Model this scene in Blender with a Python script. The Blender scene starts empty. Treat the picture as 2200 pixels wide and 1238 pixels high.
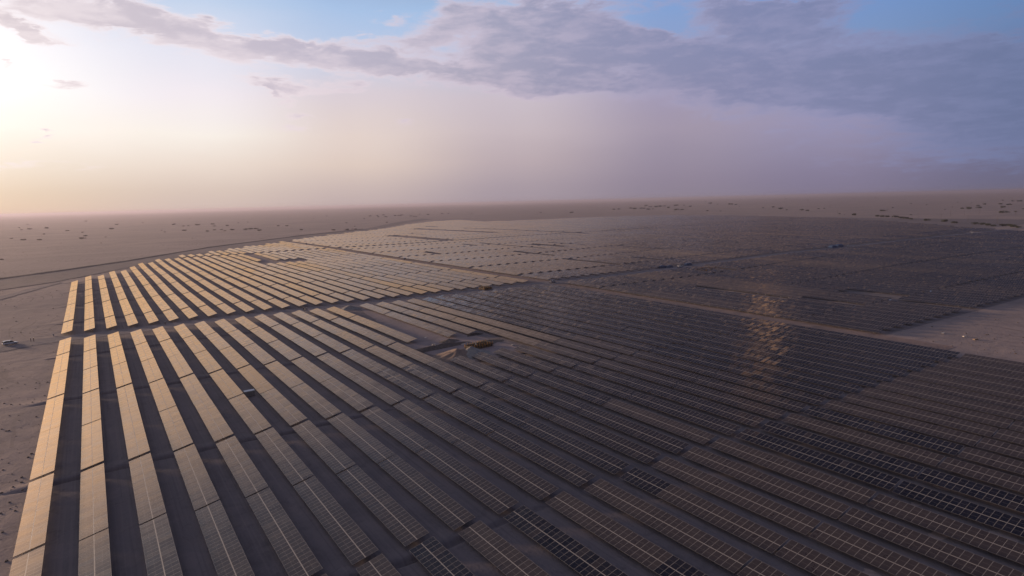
import bpy, bmesh, math, random
from mathutils import Vector, Matrix, noise
R_ = random.Random(7)
SC = bpy.context.scene
COL = SC.collection
rad = math.radians

# ------------------------------------------------------------------ camera
H = 50.0                                   # flying height above the near rows, metres
F = 1360.0; CX, CY = 1100.0, 619.0         # focal length in photo pixels
def _c(x, y): return Vector(((x-CX)/F, -(y-CY)/F, -1.0))
_hy = lambda x: 457-(x-185)*0.0245         # the horizon line of the photo
UP = _c(2200, _hy(2200)).cross(_c(0, _hy(0))).normalized()
if UP.y < 0: UP = -UP
YY = _c(187, 457); YY = (YY-UP*YY.dot(UP)).normalized()
XX = YY.cross(UP)
ROT = Matrix((XX, YY, UP))                 # camera -> world
cd = bpy.data.cameras.new('camera'); cam = bpy.data.objects.new('camera', cd); COL.objects.link(cam)
CAMZ = H-.05
cam.matrix_world = Matrix.Translation((0, 0, CAMZ)) @ ROT.to_4x4()
cd.sensor_width = 36; cd.lens = 36*F/2200; cd.clip_start = 1; cd.clip_end = 120000
SC.camera = cam

# ------------------------------------------------------------------ light
SUN_AZ, SUN_EL = -28.0, 6.2                # azimuth from +Y (the rows' direction) towards +X
sv = Vector((math.sin(rad(SUN_AZ))*math.cos(rad(SUN_EL)), math.cos(rad(SUN_AZ))*math.cos(rad(SUN_EL)), math.sin(rad(SUN_EL))))
sd = bpy.data.lights.new('sun', 'SUN'); sd.energy = 5.0; sd.angle = rad(6.0); sd.color = (1.0, 0.68, 0.44)
so = bpy.data.objects.new('sun', sd); COL.objects.link(so); so.rotation_euler = (-sv).to_track_quat('-Z', 'Y').to_euler(); so.location = (0, 0, 200)
SC.view_settings.view_transform = 'Standard'; SC.view_settings.look = 'None'
SC.view_settings.exposure = 0.0; SC.view_settings.gamma = 1.0; SC.view_settings.use_curve_mapping = False

def lin(c, k=1.0):
    f = lambda v: (v/255/12.92 if v/255 <= .04045 else ((v/255+.055)/1.055)**2.4)
    return (f(c[0])*k, f(c[1])*k, f(c[2])*k, 1)

class NT:
    """small helper for building node trees"""
    def __init__(s, nt): s.nt = nt; s.n = nt.nodes; s.l = nt.links
    def node(s, t, **kw):
        n = s.n.new(t)
        for k, v in kw.items(): setattr(n, k, v)
        return n
    def put(s, v, sock):
        if v is None: return
        if isinstance(v, bpy.types.NodeSocket): s.l.new(v, sock)
        else: sock.default_value = v
    def m(s, op, a, b=None, c=None, clamp=False):
        n = s.node('ShaderNodeMath', operation=op, use_clamp=clamp)
        s.put(a, n.inputs[0]); s.put(b, n.inputs[1]); s.put(c, n.inputs[2]); return n.outputs[0]
    def vm(s, op, a, b=None):
        n = s.node('ShaderNodeVectorMath', operation=op)
        s.put(a, n.inputs[0]); s.put(b, n.inputs[1])
        return n.outputs['Value'] if op in ('LENGTH', 'DOT_PRODUCT') else n.outputs[0]
    def mix(s, f, a, b, bt='MIX'):
        n = s.node('ShaderNodeMix', data_type='RGBA', blend_type=bt); n.clamp_factor = True
        s.put(f, n.inputs['Factor']); s.put(a, n.inputs['A']); s.put(b, n.inputs['B'])
        # colour sockets are the RGBA ones
        ia = [i for i in n.inputs if i.type == 'RGBA']
        for i in n.inputs:
            pass
        return n, ia
    def mixc(s, f, a, b, bt='MIX'):
        n = s.node('ShaderNodeMix', data_type='RGBA', blend_type=bt)
        s.put(f, n.inputs[0]); s.put(a, n.inputs[6]); s.put(b, n.inputs[7]); return n.outputs[2]
    def smooth(s, v, lo, hi, a=0.0, b=1.0):
        n = s.node('ShaderNodeMapRange', interpolation_type='SMOOTHSTEP')
        s.put(v, n.inputs[0]); n.inputs[1].default_value = lo; n.inputs[2].default_value = hi
        n.inputs[3].default_value = a; n.inputs[4].default_value = b; return n.outputs[0]
    def xyz(s, x, y, z=0.0):
        n = s.node('ShaderNodeCombineXYZ'); s.put(x, n.inputs[0]); s.put(y, n.inputs[1]); s.put(z, n.inputs[2]); return n.outputs[0]
    def sep(s, v):
        n = s.node('ShaderNodeSeparateXYZ'); s.put(v, n.inputs[0]); return n.outputs
    def noise(s, v, scale, detail=3.0, rough=.55, dist=0.0):
        n = s.node('ShaderNodeTexNoise'); s.put(v, n.inputs['Vector']); n.inputs['Scale'].default_value = scale
        n.inputs['Detail'].default_value = detail; n.inputs['Roughness'].default_value = rough; n.inputs['Distortion'].default_value = dist
        return n.outputs[0]
    def ramp(s, v, stops):
        n = s.node('ShaderNodeValToRGB'); s.put(v, n.inputs[0]); r = n.color_ramp
        while len(r.elements) < len(stops): r.elements.new(.5)
        for e, (p, c) in zip(r.elements, stops): e.position = p; e.color = c
        return n.outputs[0]

# ------------------------------------------------------------------ world: hazy evening sky, glow at the left, cloud bank at the right
W = bpy.data.worlds.new('World'); SC.world = W; W.use_nodes = True
def build_world():
    nt = W.node_tree; nt.nodes.clear(); t = NT(nt)
    out = t.node('ShaderNodeOutputWorld'); bg = t.node('ShaderNodeBackground'); bg2 = t.node('ShaderNodeBackground'); add = t.node('ShaderNodeAddShader')
    d = t.vm('NORMALIZE', t.node('ShaderNodeTexCoord').outputs['Generated'])
    x, y, z = t.sep(d)
    az = t.m('MULTIPLY', t.m('ARCTAN2', x, y), 180/math.pi)          # degrees from the rows' direction
    el = t.m('MULTIPLY', t.m('ARCSINE', z), 180/math.pi)
    e01 = t.m('DIVIDE', t.m('MAXIMUM', el, 0.0), 90.0)
    E = [0, 1.5, 3.5, 6, 9, 12, 16, 24, 50, 90]
    cols = [
     (-180, [(70,66,84),(70,66,84),(70,68,88),(70,72,92),(66,72,96),(62,70,96),(58,68,96),(54,66,96),(52,66,96),(52,66,98)], 1),
     (-70, [(150,128,120),(160,138,128),(176,152,140),(180,160,152),(176,160,160),(160,155,165),(140,148,170),(120,135,165),(96,115,152),(52,66,98)], 1),
     (-28, [(236,200,160),(240,206,168),(248,224,196),(252,236,216),(250,238,228),(240,234,236),(214,214,226),(170,182,205),(105,125,162),(52,66,98)], 1.1),
     (-6, [(226,198,174),(224,204,184),(236,224,212),(252,243,236),(255,254,253),(252,248,252),(226,224,238),(160,176,206),(100,122,162),(52,66,98)], 1.02),
     (8, [(208,188,180),(214,196,186),(232,217,207),(246,238,231),(241,233,240),(226,226,240),(190,208,234),(140,166,205),(98,120,160),(52,66,98)], 1),
     (20, [(190,172,172),(200,182,179),(219,200,191),(225,208,202),(216,204,212),(196,205,228),(166,192,228),(100,114,150),(68,82,114),(52,66,98)], 1),
     (34, [(163,150,161),(169,155,165),(184,168,175),(197,182,189),(200,188,199),(188,192,216),(160,188,225),(80,92,128),(60,72,104),(52,66,98)], 1),
     (48, [(140,130,147),(143,132,151),(151,140,160),(161,149,169),(160,151,178),(144,158,197),(126,160,212),(68,80,116),(54,66,98),(52,66,98)], 1),
     (60, [(128,120,144),(132,124,150),(142,135,163),(152,146,177),(146,150,184),(124,148,192),(112,148,205),(60,72,108),(50,62,94),(52,66,98)], 1),
     (73, [(106,104,128),(107,106,134),(106,109,142),(106,114,151),(106,122,163),(104,132,178),(98,138,194),(56,68,104),(50,62,94),(52,66,98)], 1),
     (120, [(80,80,102),(80,80,104),(78,80,106),(74,80,108),(68,78,108),(64,74,106),(60,72,104),(54,68,100),(52,66,98),(52,66,98)], 1),
     (180, [(70,66,84),(70,66,84),(70,68,88),(70,72,92),(66,72,96),(62,70,96),(58,68,96),(54,66,96),(52,66,96),(52,66,98)], 1)]
    cur = None; pa = None
    # wavy lookup so the gradients are not ruler-straight
    wob = t.m('MULTIPLY', t.m('SUBTRACT', t.noise(t.xyz(t.m('MULTIPLY', az, .05), t.m('MULTIPLY', el, .16), 0), 1.0, 4.0), .5), .035)
    e01w = t.m('MAXIMUM', t.m('ADD', e01, t.m('MULTIPLY', wob, t.smooth(el, 1.0, 6.0))), 0.0)
    for a, cc, k in cols:
        r = t.ramp(e01w, [(e/90, lin(c, k)) for e, c in zip(E, cc)])
        cur = r if cur is None else t.mixc(t.smooth(az, pa, a), cur, r)
        pa = a
    # sun glow behind thin cloud, left of the frame
    gv = Vector((math.sin(rad(-19))*math.cos(rad(9.5)), math.cos(rad(-19))*math.cos(rad(9.5)), math.sin(rad(9.5))))
    sd_ = t.vm('DOT_PRODUCT', d, tuple(gv))
    ang = t.m('MULTIPLY', t.m('ARCCOSINE', t.m('MINIMUM', sd_, 1.0)), 180/math.pi)
    g1 = t.m('EXPONENT', t.m('MULTIPLY', t.m('POWER', t.m('DIVIDE', ang, 8.5), 2.0), -1.0))
    cur = t.mixc(1.0, cur, t.mixc(g1, (0, 0, 0, 1), (1.2, 1.0, .82, 1)), 'ADD')
    # clouds -------------------------------------------------------------
    dz = t.m('ADD', t.m('MAXIMUM', z, 0.0), 0.10)
    q = t.xyz(t.m('DIVIDE', x, dz), t.m('DIVIDE', y, dz), 0)
    n1 = t.noise(q, 1.5, 9.0, .62, .3)
    n2 = t.noise(t.vm('ADD', q, (13.1, 4.2, 1.0)), 4.5, 8.0, .65, .2)
    na = t.noise(t.xyz(t.m('MULTIPLY', az, .10), t.m('MULTIPLY', el, .34), 3.0), 1.0, 7.0, .62, .4)
    nb = t.noise(t.xyz(t.m('MULTIPLY', az, .10), t.m('MULTIPLY', el, .34), 9.0), 2.7, 6.0, .6, .3)
    wa = t.m('ADD', az, t.m('MULTIPLY', t.m('SUBTRACT', na, .5), 10.0))
    we = t.m('ADD', el, t.m('MULTIPLY', t.m('SUBTRACT', nb, .5), 3.2))
    def pe(px, py):
        v = ROT @ _c(px, py); v.normalize(); return math.degrees(math.atan2(v.x, v.y)), math.degrees(math.asin(v.z))
    blobs = [  # photo x, y, half length, half height (px), tilt in degrees (down to the right), strength
     (190, 24, 290, 40, 6, 1.0), (97, 66, 60, 14, 20, 1.3), (400, 66, 140, 24, 8, .9), (300, 20, 120, 30, 6, .3), (640, 112, 230, 32, 5, .82), (500, 120, 160, 40, 5, .3), (860, 146, 200, 28, 7, .75),
     (590, 182, 130, 17, 4, .95), (740, 178, 40, 16, 10, .6), (605, 208, 40, 9, 20, .7), (150, 182, 66, 11, 0, .85), (680, 258, 40, 9, 12, .8), (640, 277, 44, 8, 0, .7), (115, 301, 24, 8, 0, .8), (862, 262, 24, 9, 0, .55), (40, 148, 30, 8, 10, .7), (30, 345, 110, 14, 6, .5), (230, 352, 130, 9, 2, .35),
     (1140, 100, 190, 80, 8, 1.15), (1150, 172, 170, 34, 4, .9), (960, 40, 120, 34, -8, .5), (905, 90, 60, 26, -20, .5), (818, 40, 24, 14, 0, .5), (800, 90, 60, 10, 0, .4), (1400, 95, 200, 60, 12, .8), (1520, 170, 300, 66, 6, .95), (1250, 20, 130, 26, 0, .6),
     (1700, 60, 220, 40, 4, .65), (1850, 170, 320, 90, 6, .95), (2150, 210, 260, 120, 0, .9), (1620, 20, 160, 26, 0, .6), (1560, 250, 60, 16, 0, .35),
     (2180, 90, 160, 50, 0, .6), (1395, 45, 110, 24, 6, -.75), (1985, 32, 130, 16, 2, -.6), (1720, 14, 150, 26, 0, .55), (2170, 20, 90, 22, 0, .45), (1560, 60, 120, 22, 6, .35), (1335, 150, 60, 20, 0, -.45), (560, 60, 150, 30, 0, -.5), (2190, 60, 60, 20, 0, -.4), (700, -160, 500, 70, 0, .8), (1500, -140, 600, 90, 0, .9), (1900, 330, 500, 60, 0, .35)]
    tot = None
    for px, py, rx, ry, tl, st in blobs:
        a0, e0 = pe(px, py); a1, e1 = pe(px+rx, py+rx*math.tan(rad(tl))); ah, eh = pe(px, py-ry)
        ra = max(a1-a0, .3); sl = (e1-e0)/ra; re = max(eh-e0, .15)
        da = t.m('SUBTRACT', wa, a0)
        u = t.m('DIVIDE', da, ra)
        v = t.m('DIVIDE', t.m('SUBTRACT', t.m('SUBTRACT', we, e0), t.m('MULTIPLY', da, sl)), re)
        r2 = t.m('ADD', t.m('MULTIPLY', u, u), t.m('MULTIPLY', v, v))
        b = t.m('MULTIPLY', t.m('EXPONENT', t.m('MULTIPLY', r2, -1.0)), st)
        tot = b if tot is None else t.m('ADD', tot, b)
    high = t.m('MULTIPLY', t.smooth(el, 17, 24), .6)                 # broken cloud overhead, above the frame
    nw = t.noise(t.xyz(t.m('MULTIPLY', az, .22), t.m('MULTIPLY', el, .75), 21.0), 1.6, 9.0, .68, .5)
    dens = t.m('ADD', t.m('ADD', tot, high), t.m('ADD', t.m('MULTIPLY', t.m('SUBTRACT', n1, .5), .7), t.m('ADD', t.m('MULTIPLY', t.m('SUBTRACT', n2, .5), .5), t.m('MULTIPLY', t.m('SUBTRACT', nw, .5), .9))))
    cover = t.smooth(dens, .24, .86)
    core = t.smooth(dens, .50, 1.05)
    u01 = t.smooth(az, -8, 74)
    rim = t.ramp(t.m('DIVIDE', t.m('ADD', az, 8.0), 82.0), [(0, lin((250,238,240))), (.3, lin((236,220,226))), (.5, lin((206,190,206))), (.66, lin((168,160,188))), (.85, lin((140,142,180))), (1, lin((112,124,164)))])
    body = t.ramp(t.m('DIVIDE', t.m('ADD', az, 8.0), 82.0), [(0, lin((212,198,204))), (.3, lin((190,180,196))), (.45, lin((170,164,184))), (.56, lin((148,146,174))), (.75, lin((128,132,168))), (1, lin((102,114,152)))])
    cc = t.mixc(core, rim, body)
    dark = t.smooth(el, 17, 25)
    cc = t.mixc(dark, cc, lin((42, 46, 68)))
    # light catches the thinner parts
    cc = t.mixc(t.m('MULTIPLY', t.smooth(t.m('ADD', t.m('MULTIPLY', n2, .5), t.m('MULTIPLY', nb, .5)), .42, .62), .55), cc, rim)
    cur = t.mixc(t.m('MULTIPLY', cover, .88), cur, cc)
    # a sunlit break in the cloud high over the field (it is what glints in the panels)
    ba = t.m('DIVIDE', t.m('ADD', t.m('SUBTRACT', az, 49.0), t.m('MULTIPLY', t.m('SUBTRACT', el, 33.0), .6)), 1.15); be = t.m('DIVIDE', t.m('SUBTRACT', el, 34.8), 3.4)
    br = t.m('EXPONENT', t.m('MULTIPLY', t.m('ADD', t.m('MULTIPLY', ba, ba), t.m('MULTIPLY', be, be)), -1.0))
    cur = t.mixc(1.0, cur, t.mixc(t.m('MULTIPLY', br, t.smooth(n2, .40, .56)), (0, 0, 0, 1), (4.4, 2.2, .95, 1)), 'ADD')
    t.put(cur, bg.inputs[0]); bg.inputs[1].default_value = 1.0
    sky = t.node('ShaderNodeTexSky', sky_type='NISHITA'); sky.sun_disc = False
    sky.sun_elevation = rad(SUN_EL); sky.sun_rotation = rad(SUN_AZ); sky.dust_density = 3.0; sky.altitude = 50
    t.put(sky.outputs[0], bg2.inputs[0]); bg2.inputs[1].default_value = 0.006
    t.l.new(bg.outputs[0], add.inputs[0]); t.l.new(bg2.outputs[0], add.inputs[1]); t.l.new(add.outputs[0], out.inputs[0])
build_world()

# ------------------------------------------------------------------ terrain
def sm(v, a, b):
    v = max(0.0, min(1.0, (v-a)/(b-a))); return v*v*(3-2*v)
def clip(v): return max(0.0, min(1.0, v))
def terr(x, y):
    """smooth height of the desert floor, metres"""
    X, Y = x/H, y/H
    r = .034*clip(X/4.6)*clip((Y-1.6)/4.6) + .0045*max(0.0, min(Y-6.3, 9.0))
    r += .006*sm(X, 5, 14)
    z = H*r*sm(Y, -1, 1.6)
    z += .45*noise.noise((x*.011, y*.011, 5.1))*sm(y, 60, 260)
    z += 0.35*noise.noise((x*.006, y*.006, 2.3))*sm(math.hypot(x, y), 120, 500)
    d = math.hypot(x, y)
    if d > 2500: z += sm(d, 2500, 9000)*(3.0+3.0*noise.noise((x*.0004, y*.0004, 7.7)))
    return z
def at(px, py, h=0.0):
    """the point of the desert floor (or h above it) that stands at this pixel of the photo"""
    d = ROT @ _c(px, py); z = 0.0
    for _ in range(12):
        s = (CAMZ-(z+h))/-d.z; p = (d.x*s, d.y*s); z = terr(*p)
    return Vector((p[0], p[1], z))
def proj(p):
    q = ROT.transposed() @ (Vector(p)-Vector((0, 0, CAMZ)))
    if q.z > -1: return None
    return CX+F*q.x/-q.z, CY-F*q.y/-q.z, -q.z

# ------------------------------------------------------------------ materials
def mat(name, col=(.5, .5, .5), rough=.6, metal=0.0, spec=.5):
    m = bpy.data.materials.new(name); m.use_nodes = True; b = m.node_tree.nodes['Principled BSDF']
    b.inputs['Base Color'].default_value = (*col, 1); b.inputs['Roughness'].default_value = rough; b.inputs['Metallic'].default_value = metal
    b.inputs['Specular IOR Level'].default_value = spec
    return m
def noisy(name, c1, c2, scale=1.0, rough=.9, bump=.3, detail=5.0, metal=0.0, spec=.25):
    m = mat(name, c1, rough, metal, spec); t = NT(m.node_tree); b = t.n['Principled BSDF']
    p = t.node('ShaderNodeNewGeometry').outputs['Position']
    n = t.noise(p, scale, detail, .6)
    t.put(t.mixc(t.smooth(n, .35, .65), (*c1, 1), (*c2, 1)), b.inputs['Base Color'])
    if bump:
        bp = t.node('ShaderNodeBump'); bp.inputs['Strength'].default_value = bump; bp.inputs['Distance'].default_value = .3/scale
        t.put(n, bp.inputs['Height']); t.put(bp.outputs[0], b.inputs['Normal'])
    return m
def ground_mat(name, tint=(1, 1, 1), tracks=True, lanes=False):
    m = mat(name, rough=.95, spec=.15); t = NT(m.node_tree); b = t.n['Principled BSDF']
    p = t.node('ShaderNodeNewGeometry').outputs['Position']; x, y, z = t.sep(p)
    big = t.noise(t.xyz(t.m('MULTIPLY', x, .6), y, 0), .011, 5.0, .6, .6)
    mid = t.noise(p, .12, 6.0, .62, .4)
    fine = t.noise(p, 1.6, 5.0, .65)
    far = t.noise(t.xyz(t.m('MULTIPLY', x, .25), t.m('MULTIPLY', y, .5), 5), .004, 6.0, .62, .5)
    A = tuple(a*b for a, b in zip((.375, .297, .276), tint))+(1,); B = tuple(a*b for a, b in zip((.298, .245, .234), tint))+(1,)
    C_ = tuple(a*b for a, b in zip((.42, .33, .298), tint))+(1,)
    c = t.mixc(t.smooth(big, .38, .62), A, B)
    m2 = t.noise(p, .35, 5.0, .7, .8)
    c = t.mixc(t.m('MULTIPLY', t.smooth(m2, .46, .36), .5), c, tuple(v*.72 for v in B[:3])+(1,))
    pat = t.noise(t.vm('ADD', p, (40.0, 7.0, 0.0)), .045, 6.0, .68, 1.2)
    c = t.mixc(t.m('MULTIPLY', t.smooth(pat, .55, .63), .45), c, tuple(v*.78 for v in B[:3])+(1,))
    dk = t.noise(t.xyz(t.m('MULTIPLY', x, .5), t.m('MULTIPLY', y, .22), 8), .05, 7.0, .72, .6)
    c = t.mixc(t.m('MULTIPLY', t.smooth(dk, .60, .68), .55), c, tuple(v*.60 for v in B[:3])+(1,))
    c = t.mixc(t.m('MULTIPLY', t.smooth(mid, .48, .68), .55), c, C_)
    c = t.mixc(t.m('MULTIPLY', t.smooth(far, .42, .62), .55), c, B)
    c = t.mixc(t.m('MULTIPLY', t.smooth(fine, .55, .8), .5), c, tuple(v*.62 for v in B[:3])+(1,))
    if tracks:      # old wheel ruts, slightly darker, curving over the open sand
        w = t.node('ShaderNodeTexWave', wave_type='BANDS', bands_direction='X'); t.put(p, w.inputs[0])
        w.inputs['Scale'].default_value = .055; w.inputs['Distortion'].default_value = 22; w.inputs['Detail'].default_value = 2; w.inputs['Detail Scale'].default_value = .25
        ln = t.smooth(w.outputs[1], .93, .985)
        msk = t.smooth(t.noise(p, .02, 3.0), .48, .6)
        c = t.mixc(t.m('MULTIPLY', t.m('MULTIPLY', ln, msk), .6), c, tuple(v*.7 for v in B[:3])+(1,))
    if lanes:       # wheel marks running along the lanes between the rows
        ln = t.noise(t.xyz(t.m('MULTIPLY', x, 1.7), t.m('MULTIPLY', y, .02), 2), 1.0, 3.0, .6, .3)
        c = t.mixc(t.m('MULTIPLY', t.smooth(ln, .52, .66), .4), c, C_)
        c = t.mixc(t.m('MULTIPLY', t.smooth(ln, .47, .34), .4), c, tuple(v*.6 for v in B[:3])+(1,))
    t.put(c, b.inputs['Base Color'])
    bp = t.node('ShaderNodeBump'); bp.inputs['Strength'].default_value = .55; bp.inputs['Distance'].default_value = .5
    t.put(t.m('ADD', t.m('MULTIPLY', mid, .9), t.m('MULTIPLY', fine, .35)), bp.inputs['Height']); t.put(bp.outputs[0], b.inputs['Normal'])
    return m
M_GROUND = ground_mat('desert_sand')
M_GREY = ground_mat('graded_gravel', (.70, .77, .86), False)
M_FIELD_SHADE = ground_mat('field_soil_shade_tint', (.62, .66, .72), False, True)  # soil with the shade between rows put into its darker, greyer tint
M_ROAD = ground_mat('graded_road', (.62, .66, .72), False)
M_BERM = noisy('earth_bank', (.10, .082, .075), (.15, .12, .10), .5)
M_SAND = noisy('heaped_sand', (.30, .215, .17), (.24, .18, .15), 1.2)
M_SOIL = noisy('dark_soil', (.055, .048, .046), (.10, .082, .072), 1.4)

def panel_mat(name, far):
    m = mat(name); t = NT(m.node_tree); b = t.n['Principled BSDF']
    uv = t.node('ShaderNodeUVMap').outputs[0]; u, v, _ = t.sep(uv)
    if far:
        at1 = t.node('ShaderNodeAttribute', attribute_name='dust'); dust0 = at1.outputs['Fac']
        at2 = t.node('ShaderNodeAttribute', attribute_name='seed'); seed = at2.outputs['Fac']
    else:
        oi = t.node('ShaderNodeObjectInfo'); dust0 = t.sep(oi.outputs['Color'])[0]; seed = oi.outputs['Random']
    fu = t.m('FRACT', u); fv = t.m('FRACT', v)
    du = t.m('MINIMUM', fu, t.m('SUBTRACT', 1.0, fu)); dv = t.m('MINIMUM', fv, t.m('SUBTRACT', 1.0, fv))
    fr = t.m('MAXIMUM', t.m('LESS_THAN', du, .026), t.m('LESS_THAN', dv, .014))
    half = t.m('MULTIPLY', t.m('LESS_THAN', t.m('ABSOLUTE', t.m('SUBTRACT', fv, .5)), .010), .45)
    wn = t.node('ShaderNodeTexWhiteNoise', noise_dimensions='4D')
    t.put(t.xyz(t.m('FLOOR', u), t.m('FLOOR', v), t.m('MULTIPLY', seed, 91.7)), wn.inputs['Vector']); t.put(t.m('MULTIPLY', seed, 37.3), wn.inputs['W'])
    r = wn.outputs['Value']; rc = wn.outputs['Color']
    p = t.node('ShaderNodeNewGeometry').outputs['Position']
    sm_ = t.noise(p, .55, 4.0, .6)
    dust = t.m('ADD', dust0, t.m('ADD', t.m('MULTIPLY', t.m('SUBTRACT', r, .5), .12), t.m('MULTIPLY', t.m('SUBTRACT', sm_, .5), .25)), clamp=True)
    # a few modules are much dustier than their neighbours
    dust = t.m('ADD', dust, t.m('MULTIPLY', t.m('GREATER_THAN', r, .965), t.m('MULTIPLY', t.m('SUBTRACT', .5, dust0, clamp=True), .5)), clamp=True)
    c = t.mixc(dust, (.010, .0115, .022, 1), (.078, .063, .061, 1))
    c = t.mixc(half, c, (.24, .225, .22, 1))
    c = t.mixc(fr, c, (.27, .255, .25, 1))
    t.put(c, b.inputs['Base Color'])
    rough = t.m('ADD', t.m('MULTIPLY', t.m('POWER', dust, 1.5), .62), .08)
    t.put(t.m('MAXIMUM', rough, t.m('MULTIPLY', fr, .4)), b.inputs['Roughness'])
    b.inputs['IOR'].default_value = 1.36
    t.put(t.m('MULTIPLY', dust, .06), b.inputs['Sheen Weight']); b.inputs['Sheen Roughness'].default_value = .35; b.inputs['Sheen Tint'].default_value = (1, .72, .5, 1)
    gn = t.node('ShaderNodeNewGeometry').outputs['Normal']
    jm = t.m('MULTIPLY', t.m('SUBTRACT', 1.0, t.m('MULTIPLY', dust, 1.7), clamp=True), .040)
    jm = t.m('ADD', jm, .010)
    j = t.vm('MULTIPLY', t.vm('MULTIPLY', t.vm('SUBTRACT', rc, (.5, .5, .5)), (1, 1, 0)), t.xyz(jm, jm, jm))
    nj = t.vm('NORMALIZE', t.vm('ADD', gn, j)); t.put(nj, b.inputs['Normal'])
    # the film of desert dust: a broad tan sheen that grows towards grazing angles
    lw = t.node('ShaderNodeLayerWeight'); lw.inputs['Blend'].default_value = .5
    fac = t.m('MULTIPLY', t.smooth(lw.outputs['Facing'], .55, .93), t.m('MULTIPLY', dust, 2.0, clamp=True), clamp=True)
    gl = t.node('ShaderNodeBsdfGlossy'); gl.inputs['Color'].default_value = (1.0, .68, .34, 1); gl.inputs['Roughness'].default_value = .46
    t.put(nj, gl.inputs['Normal'])
    mx = t.node('ShaderNodeMixShader'); t.put(fac, mx.inputs[0]); t.l.new(b.outputs[0], mx.inputs[1]); t.l.new(gl.outputs[0], mx.inputs[2])
    t.l.new(mx.outputs[0], t.n['Material Output'].inputs['Surface'])
    return m
M_PANEL = panel_mat('solar_glass', False); M_PANELF = panel_mat('solar_glass_distant', True)
M_STEEL = noisy('galvanised_steel', (.34, .34, .34), (.25, .25, .255), 3, .45, 0, metal=.7)
M_RAIL = mat('pale_rail', (.36, .335, .315), .45, .2)
M_BACK_SHADE = mat('backsheet_edge_shade', (.10, .10, .105), .6)  # module backs; its dark tone also paints shade on the module edges
M_WHITE = noisy('white_car_paint', (.80, .80, .80), (.74, .73, .71), .8, .25, 0, spec=.6)
M_GLASS = mat('dark_car_glass', (.012, .013, .016), .08)
M_TYRE = mat('tyre_rubber', (.02, .02, .021), .8)
M_RIM = mat('wheel_rim', (.45, .45, .46), .35, .8)
M_PLAST = mat('black_plastic', (.025, .025, .027), .55)
M_LAMP = mat('lamp_lens', (.75, .73, .70), .2); M_RED = mat('red_lens', (.35, .02, .015), .25)
M_YEL = noisy("yellow_formwork", (.50, .24, .05), (.16, .08, .03), 1.6, .6)
M_WOOD = noisy('raw_timber', (.42, .30, .20), (.32, .23, .16), 2.5, .8)
M_BOARD = noisy('pale_board', (.66, .60, .54), (.58, .52, .46), 2.0, .7)
M_TARP = noisy('blue_tarpaulin', (.05, .09, .17), (.035, .06, .12), 1.5, .45)
M_LEAF = noisy('acacia_leaf', (.040, .052, .026), (.070, .075, .040), .8, .85, 0)
M_LEAFG = noisy('dry_bush_leaf', (.085, .072, .052), (.12, .098, .07), .8, .9, 0)
M_BARK = mat('bark', (.09, .065, .045), .9)
M_POLE = mat('weathered_pole', (.11, .09, .08), .8)
M_SKIN = mat('skin', (.25, .14, .09), .6); M_CLOTH1 = noisy('dark_workwear', (.03, .032, .045), (.05, .05, .06), 8, .9)
M_CLOTH2 = noisy('khaki_workwear', (.16, .12, .075), (.12, .09, .06), 8, .9); M_VEST = mat('hi_vis_vest', (.55, .42, .05), .7); M_HAT = mat('white_helmet', (.75, .74, .70), .4)
M_CONC = noisy('concrete', (.33, .31, .29), (.26, .245, .23), 1.5, .85)

# ------------------------------------------------------------------ mesh helpers
def mesh_obj(name, verts, faces, mats, parent=None, mi=None, uvs=None, smooth=False):
    me = bpy.data.meshes.new(name); me.from_pydata(verts, [], faces)
    for m in (mats if isinstance(mats, (list, tuple)) else [mats]): me.materials.append(m)
    if mi: me.polygons.foreach_set('material_index', mi)
    if uvs:
        ul = me.uv_layers.new(name='UVMap'); ul.data.foreach_set('uv', uvs)
    if smooth: me.polygons.foreach_set('use_smooth', [True]*len(me.polygons))
    me.update(); o = bpy.data.objects.new(name, me); COL.objects.link(o)
    if parent: o.parent = parent
    return o
class MB:
    def __init__(s): s.v = []; s.f = []; s.mi = []
    def box(s, c, d, mi=0, rot=None):
        x, y, z = d[0]/2, d[1]/2, d[2]/2; n = len(s.v)
        for p in ((-x,-y,-z),(x,-y,-z),(x,y,-z),(-x,y,-z),(-x,-y,z),(x,-y,z),(x,y,z),(-x,y,z)):
            q = Vector(p)
            if rot: q = rot @ q
            s.v.append(tuple(q+Vector(c)))
        for f in ((3,2,1,0),(4,5,6,7),(0,1,5,4),(1,2,6,5),(2,3,7,6),(3,0,4,7)): s.f.append(tuple(n+i for i in f)); s.mi.append(mi)
    def bar(s, a, b, w, mi=0):
        a = Vector(a); b = Vector(b); d = b-a; q = d.to_track_quat('Z', 'Y').to_matrix()
        s.box((a+b)/2, (w, w, d.length), mi, q)
    def cyl(s, a, b, r1, r2=None, n=10, mi=0):
        r2 = r1 if r2 is None else r2
        a = Vector(a); b = Vector(b); q = (b-a).to_track_quat('Z', 'Y').to_matrix(); k = len(s.v)
        for c, r in ((a, r1), (b, r2)):
            for i in range(n):
                w = 2*math.pi*i/n; s.v.append(tuple(c+q @ Vector((r*math.cos(w), r*math.sin(w), 0))))
        for i in range(n):
            j = (i+1) % n; s.f.append((k+i, k+j, k+n+j, k+n+i)); s.mi.append(mi)
        s.f.append(tuple(k+n-1-i for i in range(n))); s.mi.append(mi); s.f.append(tuple(k+n+i for i in range(n))); s.mi.append(mi)
    def build(s, name, mats, parent=None, smooth=False):
        return mesh_obj(name, s.v, s.f, mats, parent, s.mi, None, smooth)
def tag(o, label=None, cat=None, group=None, kind=None):
    for k, v in (('label', label), ('category', cat), ('group', group), ('kind', kind)):
        if v: o[k] = v
    return o
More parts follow.
